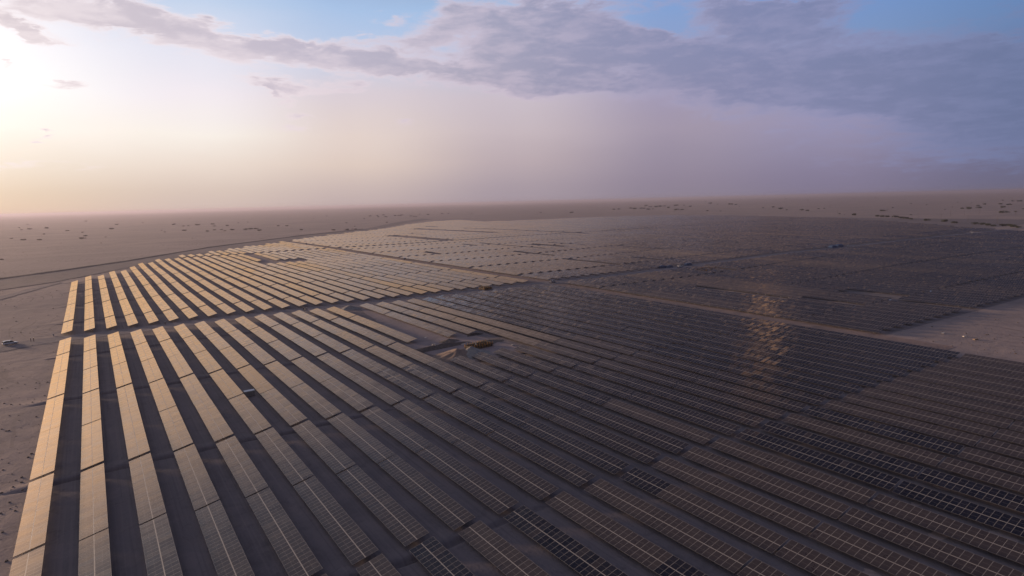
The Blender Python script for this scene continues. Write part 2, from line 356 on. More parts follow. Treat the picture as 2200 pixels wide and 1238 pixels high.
def empty(name, loc=(0, 0, 0), rz=0.0, rx=0.0):
    o = bpy.data.objects.new(name, None); COL.objects.link(o); o.location = loc; o.rotation_euler = (rx, 0, rz); o.empty_display_size = .5; return o
def dup(o, parent=None):
    c = o.copy(); COL.objects.link(c); c.parent = parent
    for ch in list(o.children): dup(ch, c)
    return c
ORD = lambda n: '%d%s' % (n, 'th' if 10 <= n % 100 <= 20 else {1: 'st', 2: 'nd', 3: 'rd'}.get(n % 10, 'th'))

# ------------------------------------------------------------------ the field's layout, in units of H
MP = 0.02178*H                   # module pitch along the row
TL = 28*MP                       # one table: two banks of 28 modules
def rowx(k):                     # low (left) edge of row k
    return H*(-.272+.158*k + .032*sm(k, 6, 13)+.018*sm(k, 13, 18)+.02*sm(k, 24, 28))
ys_A = []; y0 = 5.985
for j in range(10):              # near side of the cross track, wide gap after every second table
    if j: y0 -= (.026 if j % 2 == 1 else .008)
    ys_A.append((y0-.6098, j)); y0 -= .6098
ys_B = []; y0 = 6.322
for j in range(60):
    if j: y0 += (.042 if j % 2 == 1 else .009)
    if j == 12: y0 += .20
    ys_B.append((y0, j)); y0 += .6098
def yshift(X):                   # the cross track is not perfectly straight
    return -.20*sm(X, 1.2, 4.7)+.27*sm(X, 5.5, 10.0)-.05*sm(X, 11, 20)

excl = []                        # bare strips and pads without tables: world rectangles (x0, x1, y0, y1)
def strip(p, q, rows=1.0):
    a = at(*p, h=1.2); b = at(*q, h=1.2); w = rows*.158*H/2
    xm = (a.x+b.x)/2
    excl.append((xm-w, xm+w, min(a.y, b.y), max(a.y, b.y)))
STRIPS = []
exec_strips = [((895,491),(1060,500),3.2), ((1000,490),(1250,501),2.0), ((862,505),(930,517),2.4), ((905,487),(945,487),1.6), ((865,501),(915,504),1.4),
    ((988,525),(1022,528),1), ((925,542),(948,546),1.2), ((1130,541),(1185,548),1), ((1220,557),(1255,562),1), ((1290,565),(1350,570),1), ((1030,522),(1170,535),1),
    ((1180,520),(1240,527),1), ((1160,524),(1210,532),1.3), ((1440,515),(1560,522),1.2), ((1540,520),(1630,524),1), ((1280,492),(1320,492),1), ((1320,528),(1440,534),1),
    ((1360,553),(1400,558),1), ((1380,493),(1600,502),1), ((1500,573),(1570,578),1.2), ((1800,622),(1935,640),1.6), ((1960,645),(2020,655),.9), ((1520,619),(1650,640),.9),
    ((1740,556),(1830,565),1), ((1850,534),(1905,538),1.2), ((1690,633),(1850,660),.8), ((1790,508),(1870,514),1), ((1950,492),(2060,498),1.2), ((1985,520),(2150,527),1)]
for a in exec_strips: strip(*a)

# ------------------------------------------------------------------ ground: one sheet to the horizon
THICK = [H*(5.985-.6098*(j)-.026*((j+1)//2)-.008*(j//2)) for j in (1, 3, 5, 7)]
THICK += [H*(6.322+.6098*j+.042*(j//2+1)+.009*(j//2)) for j in (1, 3, 5, 7)]
def relief(x, y):
    """low mounds and cable trenches between the table pairs"""
    z = 0.0
    if -18 < x < 120:
        w = 1-sm(x, 30, 75)
        if x < -12: w *= (x+18)/6
        for i, yc in enumerate(THICK):
            yy = y-yc-(x+14)*.0-1.3*noise.noise((x*.08, i*7.1, .5))
            if abs(yy) < 6:
                z += w*(.32*math.exp(-((yy-1.6)/1.5)**2)*(.7+.6*noise.noise((x*.25, i*3.3, 1.5))) - .7*math.exp(-((yy+.35)/.55)**2))
    if 0 < y < 700 and -120 < x < 330:
        z += .12*noise.noise((x*.22, y*.22, .1))
    return z
def build_ground():
    def axis(segs):
        out = []
        for a, b, s in segs:
            n = max(1, round((b-a)/s)); out += [a+(b-a)*i/n for i in range(n)]
        out.append(segs[-1][1]); return out
    xs = axis([(-34000, -10000, 3000), (-10000, -2000, 800), (-2000, -400, 100), (-400, -120, 20), (-120, -20, 4), (-20, 120, 1.3), (120, 330, 5), (330, 1500, 30), (1500, 4000, 180), (4000, 12000, 1000), (12000, 34000, 4000)])
    ysg = set(axis([(-400, 0, 60), (0, 60, 6), (60, 420, 2.5), (420, 800, 10), (800, 2000, 50), (2000, 5000, 250), (5000, 12000, 1000), (12000, 34000, 4000)]))
    for yc in THICK:
        if yc > 60:
            for i in range(-14, 18): ysg.add(yc+i*.3)
    ys = sorted(ysg); nx = len(xs); V = []
    for y in ys:
        for x in xs: V.append((x, y, terr(x, y)+relief(x, y)))
    Fc = [(j*nx+i, j*nx+i+1, (j+1)*nx+i+1, (j+1)*nx+i) for j in range(len(ys)-1) for i in range(nx-1)]
    tag(mesh_obj('desert_ground', V, Fc, M_GROUND, smooth=True), kind='structure')
build_ground()
def ribbon(name, top, bot, m, dz=.06, label=None, sub=14, crown=0.0):
    """a strip of ground between two outlines given on the photo"""
    def res(pts):
        L = [0]
        for a, b in zip(pts, pts[1:]): L.append(L[-1]+math.hypot(b[0]-a[0], b[1]-a[1]))
        n = (len(pts)-1)*sub; out = []
        for i in range(n+1):
            s = L[-1]*i/n; k = max(j for j in range(len(L)) if L[j] <= s+1e-6); k = min(k, len(pts)-2)
            f = (s-L[k])/(L[k+1]-L[k]); out.append((pts[k][0]+(pts[k+1][0]-pts[k][0])*f, pts[k][1]+(pts[k+1][1]-pts[k][1])*f))
        return out
    A = [at(*p) for p in res(top)]
    B = [at(*p) for p in res(bot)]; n = min(len(A), len(B)); V = []; Fc = []; W_ = 6
    for i in range(n):
        for w in range(W_+1):
            f = w/W_; wob = .0
            if w in (0, W_): wob = 1.0*noise.noise((i*.35, w, 3.3))
            p = A[i].lerp(B[i], f); p.x += wob; V.append((p.x, p.y, terr(p.x, p.y)+max(relief(p.x, p.y), 0)+dz+crown*math.sin(math.pi*f)*(1+.35*noise.noise((p.x*.05, p.y*.05, 1)))))
    for i in range(n-1):
        for w in range(W_): a = i*(W_+1)+w; Fc.append((a, a+1, a+W_+2, a+W_+1))
    return tag(mesh_obj(name, V, Fc, m, smooth=True), kind='structure')
ribbon('perimeter_road', [(-60,612),(0,601),(120,585),(270,563),(450,533),(650,507),(780,493),(850,478),(905,470)], [(-60,640),(0,624),(120,606),(270,577),(450,545),(650,515),(790,497),(862,481),(930,471)], M_ROAD, .25)
ribbon('earth_bank', [(-60,608),(0,598),(120,582),(270,560.5),(450,531),(650,505.6),(780,492)], [(-60,612),(0,602),(120,585.5),(270,563.4),(450,533),(650,507),(780,493)], M_BERM, .02, crown=.9)
ribbon('outer_track', [(-60,648),(0,638),(60,622),(130,606)], [(-60,656),(0,645),(60,628),(130,609)], M_GREY, .2)
ribbon('access_track', [(-80,752),(0,742),(70,730),(132,724)], [(-80,768),(0,757),(70,744),(132,734)], M_GREY, .08)
def patch(name, x0, x1, y0, y1, m, n=40, dz=.05, shift=False):
    V = []; Fc = []
    for j in range(5):
        for i in range(n+1):
            x = x0+(x1-x0)*i/n; y = y0+(y1-y0)*j/4+(H*yshift(x/H) if shift else 0)
            if j in (0, 4): y += .9*noise.noise((x*.15, j, 0))
            V.append((x, y, terr(x, y)+relief(x, y)*.5+dz+.06))
    for j in range(4):
        for i in range(n): a = j*(n+1)+i; Fc.append((a, a+1, a+n+2, a+n+1))
    return tag(mesh_obj(name, V, Fc, m, smooth=True), kind='structure')
def field_patch(name, x0, x1, Y0, Y1, nx, ny, m):
    V = []; Fc = []
    for j in range(ny+1):
        for i in range(nx+1):
            x = x0+(x1-x0)*i/nx; y = H*(Y0+(Y1-Y0)*j/ny)
            if i == 0: x += .8*noise.noise((y*.1, 0, 0))
            V.append((x, y, terr(x, y)+relief(x, y)+.05))
    for j in range(ny):
        for i in range(nx): a = j*(nx+1)+i; Fc.append((a, a+1, a+nx+2, a+nx+1))
    return tag(mesh_obj(name, V, Fc, m, smooth=True), kind='structure')
field_patch('field_soil_shade_tint', -13.0, rowx(28)+4.5, .2, 6.03, 120, 900, M_FIELD_SHADE)  # darker sheets under the tables, painting the shaded gaps between rows
field_patch('field_soil_shade_tint', -13.0, rowx(28)+4.5, 6.29, 10.6, 120, 500, M_FIELD_SHADE)
field_patch('field_soil_shade_tint', 230, 900, 2.2, 5.75, 110, 60, M_FIELD_SHADE)  # far blocks: same sheet, shade of the gaps painted as soil colour
field_patch('field_soil_shade_tint', 230, 1250, 6.8, 16, 110, 90, M_FIELD_SHADE)
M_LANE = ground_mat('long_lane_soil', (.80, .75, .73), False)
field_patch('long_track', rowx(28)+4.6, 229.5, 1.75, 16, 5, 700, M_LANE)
ribbon('building_pad', [(778,654),(900,690),(1000,714),(1100,744),(1145,757)], [(776,666),(868,742),(950,773),(1040,778),(1090,764)], ground_mat('trodden_soil', (.92, .93, .98), False), .16)
patch('cross_track', -14, 1000, H*6.03, H*6.29, M_GREY, 500, shift=True)

# ------------------------------------------------------------------ solar tables
TILT = math.atan2(.0183, .0765); ML = 1.93; GAP = .09; LOW = .85
XV = Vector((math.cos(TILT), 0, math.sin(TILT))); NV = Vector((-math.sin(TILT), 0, math.cos(TILT)))
LOWC = Vector((-.0765*H/2, 0, LOW))                  # the low edge seen from the table's base point
def slab(u0, u1, y0, y1, thick=.04):
    """box lying in the tilted plane; returns verts with the top face last"""
    P = []
    for dn in (-thick, 0):
        for u, y in ((u0, y0), (u1, y0), (u1, y1), (u0, y1)): P.append(LOWC+XV*u+NV*dn+Vector((0, y, 0)))
    return P
SF = [(3,2,1,0),(4,5,6,7),(0,1,5,4),(1,2,6,5),(2,3,7,6),(3,0,4,7)]
def bank_mesh(name, u0, n):
    P = slab(u0, u0+ML, -n*MP/2, n*MP/2); me = bpy.data.meshes.new(name); me.from_pydata([tuple(p) for p in P], [], SF)
    me.materials.append(M_PANEL); me.materials.append(M_BACK_SHADE)
    ul = me.uv_layers.new(name='UVMap'); uv = []
    for i, f in enumerate(SF):
        if i == 1: uv += [0, 0, 0, 1, n, 1, n, 0]
        else: uv += [.01, .01]*4
    ul.data.foreach_set('uv', uv); me.polygons.foreach_set('material_index', [1, 0, 1, 1, 1, 1]); me.update(); return me  # edge faces take the dark back material, shade painted as colour
def module_mesh():
    c = LOWC+XV*(ML/2); me = bpy.data.meshes.new('solar_module'); P = [p-c for p in slab(0, ML, -MP/2+.012, MP/2-.012)]
    me.from_pydata([tuple(p) for p in P], [], SF); me.materials.append(M_PANEL); me.materials.append(M_BACK_SHADE)
    ul = me.uv_layers.new(name='UVMap'); uv = []
    for i, f in enumerate(SF): uv += ([0, 0, 0, 1, 1, 1, 1, 0] if i == 1 else [.01, .01]*4)
    ul.data.foreach_set('uv', uv); me.polygons.foreach_set('material_index', [1, 0, 1, 1, 1, 1]); me.update(); return me  # single modules: edges painted dark too, standing for shade
def frame_mesh(posts):
    b = MB(); rot = Matrix((XV, Vector((0, 1, 0)), NV)).transposed()
    for u in (.45, 1.5, ML+GAP+.45, ML+GAP+1.5): b.box(LOWC+XV*u-NV*.08, (.06, TL-.3, .07), 0, rot)
    for i in range(7):
        y = (i-3)*TL/7.2; b.box(LOWC+XV*(ML+GAP/2)-NV*.17+Vector((0, y, 0)), (3.0, .08, .1), 0, rot)
        c = LOWC+XV*(ML+GAP/2)-NV*.2
        b.bar((c.x+.05, y, c.z*.45), tuple(LOWC+XV*3.0-NV*.2+Vector((0, y, 0))), .05)
        if posts: b.box((c.x, y, c.z/2-.2), (.12, .14, c.z+.4))
    b.box(LOWC+XV*(ML+GAP/2)-NV*.012, (GAP*.8, TL, .02), 1, rot)
    me = bpy.data.meshes.new('support_frame'); me.from_pydata(b.v, [], b.f); me.materials.append(M_STEEL); me.materials.append(M_RAIL)
    me.polygons.foreach_set('material_index', b.mi); me.update(); return me
ME_LOW = bank_mesh('lower_panel_bank', 0, 28); ME_UP = bank_mesh('upper_panel_bank', ML+GAP, 28)
ME_MOD = module_mesh(); ME_FR = frame_mesh(True); ME_FR0 = frame_mesh(False)
pb = MB(); pz = (LOWC+XV*(ML+GAP/2)-NV*.2).z; pb.box((0, 0, pz/2-.2), (.12, .14, pz+.4)); pb.box((0, 0, .03), (.4, .4, .12))
ME_POST = bpy.data.meshes.new('post'); ME_POST.from_pydata(pb.v, [], pb.f); ME_POST.materials.append(M_STEEL)
def ob(name, me, parent, loc=(0, 0, 0)):
    o = bpy.data.objects.new(name, me); COL.objects.link(o); o.parent = parent; o.location = loc; return o

def ntop(k):                    # tables beyond the cross track in the first rows, following the stepped outline of the field
    return [7, 8, 8, 9, 9, 10, 11, 11, 12, 12][k] if k < 10 else None
def dust_at(x, y, k, j):
    """how dusty a table is: whole strings were cleaned or rained on together"""
    n = noise.noise((x*.030, y*.0035, 1.7)); n2 = noise.noise((x*.09, y*.012, 9.2))
    d = .34+.26*n+.20*n2
    X, Y = x/H, y/H
    if X > 4.5: d = .13+.15*n+.10*n2
    if X > 9: d -= .05
    if Y > 7 and X > 4.5: d = max(d, .30-.18*sm(X/Y, .5, 1.2)+.08*n2)
    if X < 4.6 and Y > 6.0: d = max(d, .40-.12*sm(X, 1.2, 3.5)+.04*n2)
    if X < 4.6 and 4.3 < Y < 6.1: d = max(d, .30+.06*n2)
    if X < 4.4 and X > 2.7 and 1.6 < Y < 6: d = min(d, .07+.05*n2)
    if X < 2.9 and 1.6 < Y < 3.6: d = .16+.12*n2+.10*n
    if X < 1.3: d = max(d, .42-.14*sm(X, .5, 1.3)+.06*n2)
    if Y < 1.58:
        d = .50+.10*n2
        if k in (6, 8, 15, 16): d = .04
        if k == 18 and Y > 1: d = .06
    if (k, j) == (14, 6): d = .5
    if (k, j) in ((12, 5), (13, 5)) and Y < 6: d = .16
    return max(.03, min(.85, d))
tables = []                     # x, y centre, k, side, j, dust
def blocked(x, y):
    for a, b, c, d in excl:
        if a <= x <= b and c <= y <= d: return True
    return False
def near_row_limits(k, y0):
    return False
PAD = [at(*p) for p in ((895,741),(968,716),(1045,708),(1150,742),(1085,760),(1010,790),(940,775))]
holes = set()
# rows of the left block
for k in range(0, 29):
    x = rowx(k)+.0765*H/2
    for yb, j in ys_A:
        y = yb*H+TL/2+H*yshift(x/H)*sm(yb, 2.4, 5.4)
        if y < -40: continue
        tables.append([x, y, k, 'A', j])
    nt_ = ntop(k)
    for yb, j in ys_B[:60]:
        if nt_ is not None and j >= nt_: break
        y = yb*H+TL/2+H*yshift(x/H)
        tables.append([x, y, k, 'B', j])
# rows right of the long track
k = 29
while True:
    x = H*(4.575+.158*(k-29))+.0765*H/2
    if x > 28*H: break
    X = x/H
    for yb, j in ys_A[:6]:
        if X > 8.9 and j > 8: continue
        y = yb*H+TL/2+H*yshift(X)*sm(yb, 2.4, 5.4)
        tables.append([x, y, k, 'A', j])
    for yb, j in ys_B:
        y = yb*H+TL/2+H*yshift(X)
        tables.append([x, y, k, 'B', j])
    k += 1
# outline of the field on the photo (outer edge), as a polygon on the ground
OUT = [(-300,2600),(40,640),(130,600),(170,590),(330,560),(420,545),(480,537),(520,531),(560,526),(640,514),(700,506),(760,499),(830,491),(880,482),(930,476),(985,472.5),(1040,476),(1110,474),(1180,471.5),(1300,466),(1450,462.5),(1600,463.5),(1700,466),(1800,468.5),(1900,475),(1990,482),(2060,487),(2120,492),(2300,502),(2800,540),(2800,2600)]
OUTW = [at(*p, h=1.4) if p[1] < 1000 else None for p in OUT]
def inside_px(p):
    q = proj((p[0], p[1], terr(p[0], p[1])+1.4))
    if q is None: return False
    px, py = q[0], q[1]
    if py > 700: return True
    for a, b in zip(OUT[1:-1], OUT[2:-1]):
        if a[0] <= px < b[0]: return py > a[1]+(b[1]-a[1])*(px-a[0])/(b[0]-a[0])
    return px > 0
def in_poly(p, poly):
    c = False; n = len(poly)
    for i in range(n):
        a, b = poly[i], poly[(i+1) % n]
        if (a[1] > p[1]) != (b[1] > p[1]) and p[0] < (b[0]-a[0])*(p[1]-a[1])/(b[1]-a[1])+a[0]: c = not c
    return c
POLYS = [  # bare ground without tables, outlined on the photo
  [(780,652),(775,640),(850,640),(905,741),(962,716),(1048,705),(1150,745),(1080,757),(1040,770),(965,785),(900,748)],
  [(527,541),(548,543),(640,566),(650,562),(600,566),(560,572)],
]
POLW = [[at(*p, h=1.4) for p in q] for q in POLYS]
keep = []
for tb in tables:
    x, y = tb[0], tb[1]
    if x/H > 4.4 and y-TL/2 < 2.15*H: continue
    q = proj((x, y, terr(x, y)+1.2))
    if q is None or q[2] < 25: 
        continue
    if not (-260 < q[0] < 2500 and q[1] < 1700): continue
    if not (tb[3] == 'B' and tb[2] < 10) and not inside_px((x, y)): continue
    if blocked(x, y): continue
    keep.append(tb+[q])
def removed(tb):
    k, s, j = tb[2], tb[3], tb[4]
    return (k, s, j) in REMOVE
REMOVE = set()
for k, js in ((17, (8,)), (18, (8, 9, 10, 11)), (19, (8,)), (20, (8,)), (21, (8,))): 
    for j in js: REMOVE.add((k, 'B', j))
for k, js in ((13, (3,)), (14, (0, 1, 2, 3)), (15, (3,)), (16, (3,))): 
    for j in js: REMOVE.add((k, 'A', j))
keep = [tb for tb in keep if not removed(tb)]
def area(tb):
    P = []
    for sx in (-1, 1):
        for sy in (-1, 1):
            q = proj((tb[0]+sx*1.9, tb[1]+sy*TL/2, terr(tb[0], tb[1])+1.4))
            if q is None: return 0
            P.append((min(max(q[0], 0), 2200), min(max(q[1], 0), 1238)))
    a, b, c, d = P[0], P[1], P[3], P[2]; s = 0
    L = [a, b, c, d]
    for i in range(4): s += L[i][0]*L[(i+1) % 4][1]-L[(i+1) % 4][0]*L[i][1]
    return abs(s)/2
keep.sort(key=lambda t_: -area(t_))
N_IND, N_MOD = 300, 40
keep_vis = [t_ for t_ in keep if area(t_) > 0]
def tone(k, d):
    return 'golden' if k < 4 else 'tan' if k < 9 else 'dark' if d < .18 else 'dusty brown' if d > .4 else 'dull brown'
for i, tb in enumerate(keep_vis[:N_IND]):
    x, y, k, s, j, q = tb; z = terr(x, y); d = dust_at(x, y, k, j)
    sl = math.atan2(terr(x, y+14)-terr(x, y-14), 28)
    r = empty('solar_table', (x, y, z), 0, sl+rad(R_.uniform(-.15, .15))); r.rotation_euler[1] = rad(R_.uniform(-.35, .35)); r.location.z += R_.uniform(-.06, .06)
    side = 'nearer than the track' if s == 'A' else 'beyond the track'
    tag(r, '%s solar table, %s row from the sandy left edge, %s %s' % (tone(k, d), ORD(k+1), ORD(j+1), side), 'solar table', 'solar tables in parallel rows')
    if i < N_MOD:
        c0 = LOWC+XV*(ML/2)
        for n in range(28):
            for b_ in (0, 1):
                dd = d
                if (k, j) == (11, 7): dd = .05 if n > 19 else .5
                if (k, j) == (10, 8) or (k, j) == (9, 7): dd = .5 if n > 5 else .05
                o = ob('solar_module', ME_MOD, r, tuple(c0+XV*((ML+GAP)*b_)+Vector((0, (n-13.5)*MP, 0)))); o.color = (dd, 0, 0, 1)
        ob('support_frame', ME_FR0, r)
        cx_ = (LOWC+XV*(ML+GAP/2)-NV*.2).x
        for n in range(7): ob('post', ME_POST, r, (cx_, (n-3)*TL/7.2, 0))
    else:
        o = ob('lower_panel_bank', ME_LOW, r); o.color = (d, 0, 0, 1)
        o = ob('upper_panel_bank', ME_UP, r); o.color = (d, 0, 0, 1)
        ob('support_frame', ME_FR, r)
def far_tables(lst):
    V = []; Fc = []; uv = []; mi = []; dv = []; sdv = []
    for tb in lst:
        x, y, k, s, j, q = tb; d = dust_at(x, y, k, j); se = R_.random()
        z0 = terr(x, y); sl = (terr(x, y+14)-terr(x, y-14))/28+R_.uniform(-.002, .002); tl = R_.uniform(-.004, .004)
        tl2 = TL/2; y_ = y
        if k >= 29: tl2 = TL*27/56; y_ = y+(MP/2 if j % 2 else -MP/2)*(1 if s == 'B' else -1)
        def addbox(u0, u1, v0, v1):
            n = len(V)
            for p in slab(u0, u1, -tl2, tl2, .06): V.append((x+p.x, y_+p.y, z0+p.z+p.y*sl-p.x*tl))
            for i, f in enumerate(SF):
                if i == 0: pass
                Fc.append(tuple(n+a for a in f)); mi.append(0 if i == 1 else 1); dv.append(d); sdv.append(se)  # distant slabs: dark sides paint the shaded low edge
                uv.extend([0, v0, 0, v1, 28, v1, 28, v0] if i == 1 else [.01, .01]*4)
        addbox(0, ML, 0, 1); addbox(ML+.04, 2*ML+GAP, 1, 2)
        if math.hypot(x, y) < 520:
            for i in range(5):
                n = len(V); yy = (i-2)*TL/5; c = LOWC+XV*(ML)
                for p in ((-.07,-.07,-.3),(.07,-.07,-.3),(.07,.07,-.3),(-.07,.07,-.3),(-.07,-.07,c.z),(.07,-.07,c.z),(.07,.07,c.z),(-.07,.07,c.z)):
                    V.append((x+p[0], y+yy+p[1], z0+p[2]+yy*sl-.1))
                for f in SF[2:]: Fc.append(tuple(n+a for a in f)); mi.append(1); dv.append(d); sdv.append(se); uv.extend([.01]*8)
    o = mesh_obj('distant_solar_tables', V, Fc, [M_PANELF, M_BACK_SHADE], None, mi, uv)
    for nm, dat in (('dust', dv), ('seed', sdv)):
        a = o.data.attributes.new(nm, 'FLOAT', 'FACE'); a.data.foreach_set('value', dat)
    tag(o, 'rows of solar tables covering the plain far behind the nearer rows', 'solar tables', None, 'stuff')
ind = set(id(t_) for t_ in keep_vis[:N_IND])
far_tables([t_ for t_ in keep if id(t_) not in ind])
print('TABLES', len(keep), len(keep_vis))
# ------------------------------------------------------------------ vehicles
def loft(b, secs, mi=0, cap=True):
    """secs: list of rings (same count)"""
    k = len(b.v); n = len(secs[0])
    for s in secs: b.v.extend([tuple(p) for p in s])
    for i in range(len(secs)-1):
        for j in range(n):
            a = k+i*n+j; c = k+i*n+(j+1) % n; b.f.append((a, c, c+n, a+n)); b.mi.append(mi)
    if cap:
        b.f.append(tuple(k+n-1-i for i in range(n))); b.mi.append(mi)
        b.f.append(tuple(k+(len(secs)-1)*n+i for i in range(n))); b.mi.append(mi)
def make_car(loc, rz, kind='suv', label='', group=None, body=None):
    r = empty('parked_car', loc, rz); tag(r, label, 'car' if kind == 'suv' else 'pickup truck', group)
    body = body or M_WHITE
    # lower body: stations along x (front = +x): x, half width, bottom z, top z
    st = [(-2.45,.80,.48,.92),(-2.3,.90,.36,1.04),(-1.6,.94,.32,1.08),(0,.95,.30,1.07),(1.0,.94,.32,1.06),(1.9,.90,.36,.98),(2.3,.82,.42,.86),(2.42,.70,.50,.74)]
    def ring(x, w, z0, z1):
        e = .12
        return [(x,-w+e,z0),(x,w-e,z0),(x,w,z0+e*1.4),(x,w,z1-e),(x,w-e*1.4,z1),(x,-w+e*1.4,z1),(x,-w,z1-e),(x,-w,z0+e*1.4)]
    b = MB(); loft(b, [ring(*s) for s in st])
    if kind == 'suv':
        cab = [(-2.32,.80,1.04,1.12),(-2.15,.76,1.04,1.72),(-1.2,.76,1.04,1.80),(.2,.75,1.04,1.78),(.55,.74,1.04,1.68),(1.25,.76,1.04,1.10)]
    else:
        cab = [(-.75,.80,1.04,1.10),(-.62,.74,1.04,1.70),(.1,.75,1.04,1.76),(.5,.74,1.04,1.68),(1.2,.76,1.04,1.10)]
    g = MB()
    def cring(x, w, z0, z1):
        t = w-.13*(z1-z0)/.7
        return [(x,-w,z0),(x,w,z0),(x,t,z1),(x,-t,z1)]
    loft(g, [cring(x, w, z0-.03, max(z0, z1-.07)) for x, w, z0, z1 in cab])
    roof = [c for c in cab if c[3] > 1.5]
    loft(b, [[(x,-w+.10,z1-.08),(x,w-.10,z1-.08),(x,w-.20,z1),(x,-w+.20,z1)] for x, w, z0, z1 in roof])
    for x0, x1 in ((roof[0][0]-.12, roof[0][0]), ):                      # rear pillars
        for s in (-1, 1): b.bar((x0, s*.80, 1.06), (roof[0][0]+.02, s*.66, 1.72), .09)
    for s in (-1, 1):
        b.bar((1.18, s*.76, 1.08), (.5, s*.66, 1.70), .07); b.bar((-.35, s*.80, 1.05), (-.35, s*.665, 1.74), .06)
    if kind != 'suv':      # open load bed
        for s in (-1, 1): b.box((-1.6, s*.86, 1.17), (1.6, .08, .2))
        b.box((-2.38, 0, 1.12), (.08, 1.7, .28)); g.box((-1.6, 0, 1.085), (1.5, 1.6, .02))
    bo = b.build('car_body', body, r)
    g.build('window', M_GLASS, r)
    for x, y in ((1.5,.86),(1.5,-.86),(-1.5,.86),(-1.5,-.86)):
        w = MB(); s = 1 if y > 0 else -1
        w.cyl((x, y-.12*s, .38), (x, y+.11*s, .38), .38, n=18); wo = w.build('wheel', M_TYRE, r)
        q = MB(); q.cyl((x, y+.10*s, .38), (x, y+.125*s, .38), .22, n=14); q.build('rim', M_RIM, wo)
    for s in (-1, 1):
        q = MB(); q.box((2.33, s*.62, .80), (.16, .32, .12)); q.build('headlight', M_LAMP, r)
        q = MB(); q.box((-2.41, s*.72, .90), (.10, .16, .28)); q.build('tail_light', M_RED, r)
        q = MB(); q.box((.95, s*1.02, 1.12), (.12, .2, .14)); q.build('mirror', M_PLAST, r)
    q = MB(); q.box((2.38, 0, .50), (.16, 1.5, .18)); q.box((-2.44, 0, .50), (.14, 1.6, .18)); q.box((0, .95, .36), (2.0, .05, .14)); q.box((0, -.95, .36), (2.0, .05, .14)); q.build('bumper_trim', M_PLAST, r)
    q = MB(); q.box((2.42, 0, .72), (.05, .8, .14)); q.build('grille', M_PLAST, r)
    return r
def heading(p, q):
    a = at(*p); b = at(*q); return math.atan2(b.y-a.y, b.x-a.x)
make_car(at(22, 741), heading((8, 743), (40, 738)), 'suv', 'white off-road car with dark windows parked on the sand left of the field')
make_car(at(1187, 608), heading((1180, 610), (1200, 605)), 'pickup', 'silver pickup standing where the long track meets the cross track', None, mat('silver_paint', (.45, .46, .48), .3, .4))
make_car(at(1461, 574.5), heading((1455, 575), (1470, 573)), 'pickup', 'white pickup on the cross track beside blue tarpaulins')
make_car(at(1257, 494.5), heading((1250, 495), (1264, 494)), 'suv', 'small white car in the far bare strip, left one of the far cars', 'far white cars on the field')
make_car(at(1480, 486), .4, 'suv', 'tiny white car among far dark tables at the back of the field', 'far white cars on the field')
make_car(at(2089, 501.5), .3, 'suv', 'white car at the right end of the cross track near the boundary bushes', 'far white cars on the field')
make_car(at(1822, 531), .5, 'suv', 'white car on the cross track right of the rounded blue tarpaulins', 'far white cars on the field')

# ------------------------------------------------------------------ people
def person_mesh(name, pose):
    """one continuous body grown with a skin modifier; z up, facing +x"""
    P = {'pelvis': (0,0,.95), 'belly': (0,0,1.10), 'chest': (.01,0,1.32), 'neck': (.01,0,1.50), 'head': (.03,0,1.60), 'top': (.02,0,1.72),
         'hipL': (0,.10,.90), 'kneeL': (.04,.11,.50), 'ankL': (0,.12,.09), 'toeL': (.16,.13,.04), 'hipR': (0,-.10,.90), 'kneeR': (.03,-.11,.50), 'ankR': (-.04,-.12,.09), 'toeR': (.12,-.13,.04),
         'shL': (0,.18,1.42), 'elL': (-.02,.26,1.14), 'wrL': (.08,.27,.90), 'haL': (.11,.26,.80), 'shR': (0,-.18,1.42), 'elR': (-.02,-.26,1.14), 'wrR': (.08,-.27,.90), 'haR': (.11,-.26,.80)}
    if pose == 'walk':
        P.update(kneeL=(.20,.11,.52), ankL=(.22,.12,.10), toeL=(.38,.12,.05), kneeR=(-.06,-.11,.50), ankR=(-.30,-.12,.16), toeR=(-.18,-.12,.06), wrL=(-.12,.27,.92), haL=(-.14,.26,.82), wrR=(.22,-.25,.96), haR=(.28,-.24,.88))
    if pose == 'carry':
        P.update(elL=(.06,.25,1.14), wrL=(.30,.20,1.12), haL=(.38,.16,1.12), elR=(.06,-.25,1.14), wrR=(.30,-.20,1.12), haR=(.38,-.16,1.12))
    Rr = {'pelvis': .14, 'belly': .13, 'chest': .155, 'neck': .06, 'head': .095, 'top': .075, 'hip': .09, 'knee': .06, 'ank': .042, 'toe': .035, 'sh': .07, 'el': .045, 'wr': .032, 'ha': .04}
    keys = list(P); idx = {k: i for i, k in enumerate(keys)}
    E_ = [('pelvis','belly'),('belly','chest'),('chest','neck'),('neck','head'),('head','top')]
    for s in 'LR': E_ += [('pelvis','hip'+s),('hip'+s,'knee'+s),('knee'+s,'ank'+s),('ank'+s,'toe'+s),('chest','sh'+s),('sh'+s,'el'+s),('el'+s,'wr'+s),('wr'+s,'ha'+s)]
    me = bpy.data.meshes.new(name); me.from_pydata([P[k] for k in keys], [(idx[a], idx[b]) for a, b in E_], [])
    o = bpy.data.objects.new(name, me); COL.objects.link(o)
    md = o.modifiers.new('skin', 'SKIN'); o.modifiers.new('sub', 'SUBSURF').levels = 1
    for i, k in enumerate(keys):
        r = Rr.get(k) or Rr[k[:-1]]; sv_ = me.skin_vertices[0].data[i]; sv_.radius = (r, r); sv_.use_root = (k == 'pelvis')
    dg = bpy.context.evaluated_depsgraph_get(); ev = o.evaluated_get(dg); m2 = bpy.data.meshes.new_from_object(ev)
    bpy.data.objects.remove(o); m2.name = name; return m2, P
PM = {p: person_mesh('person_'+p, p) for p in ('stand', 'walk', 'carry')}
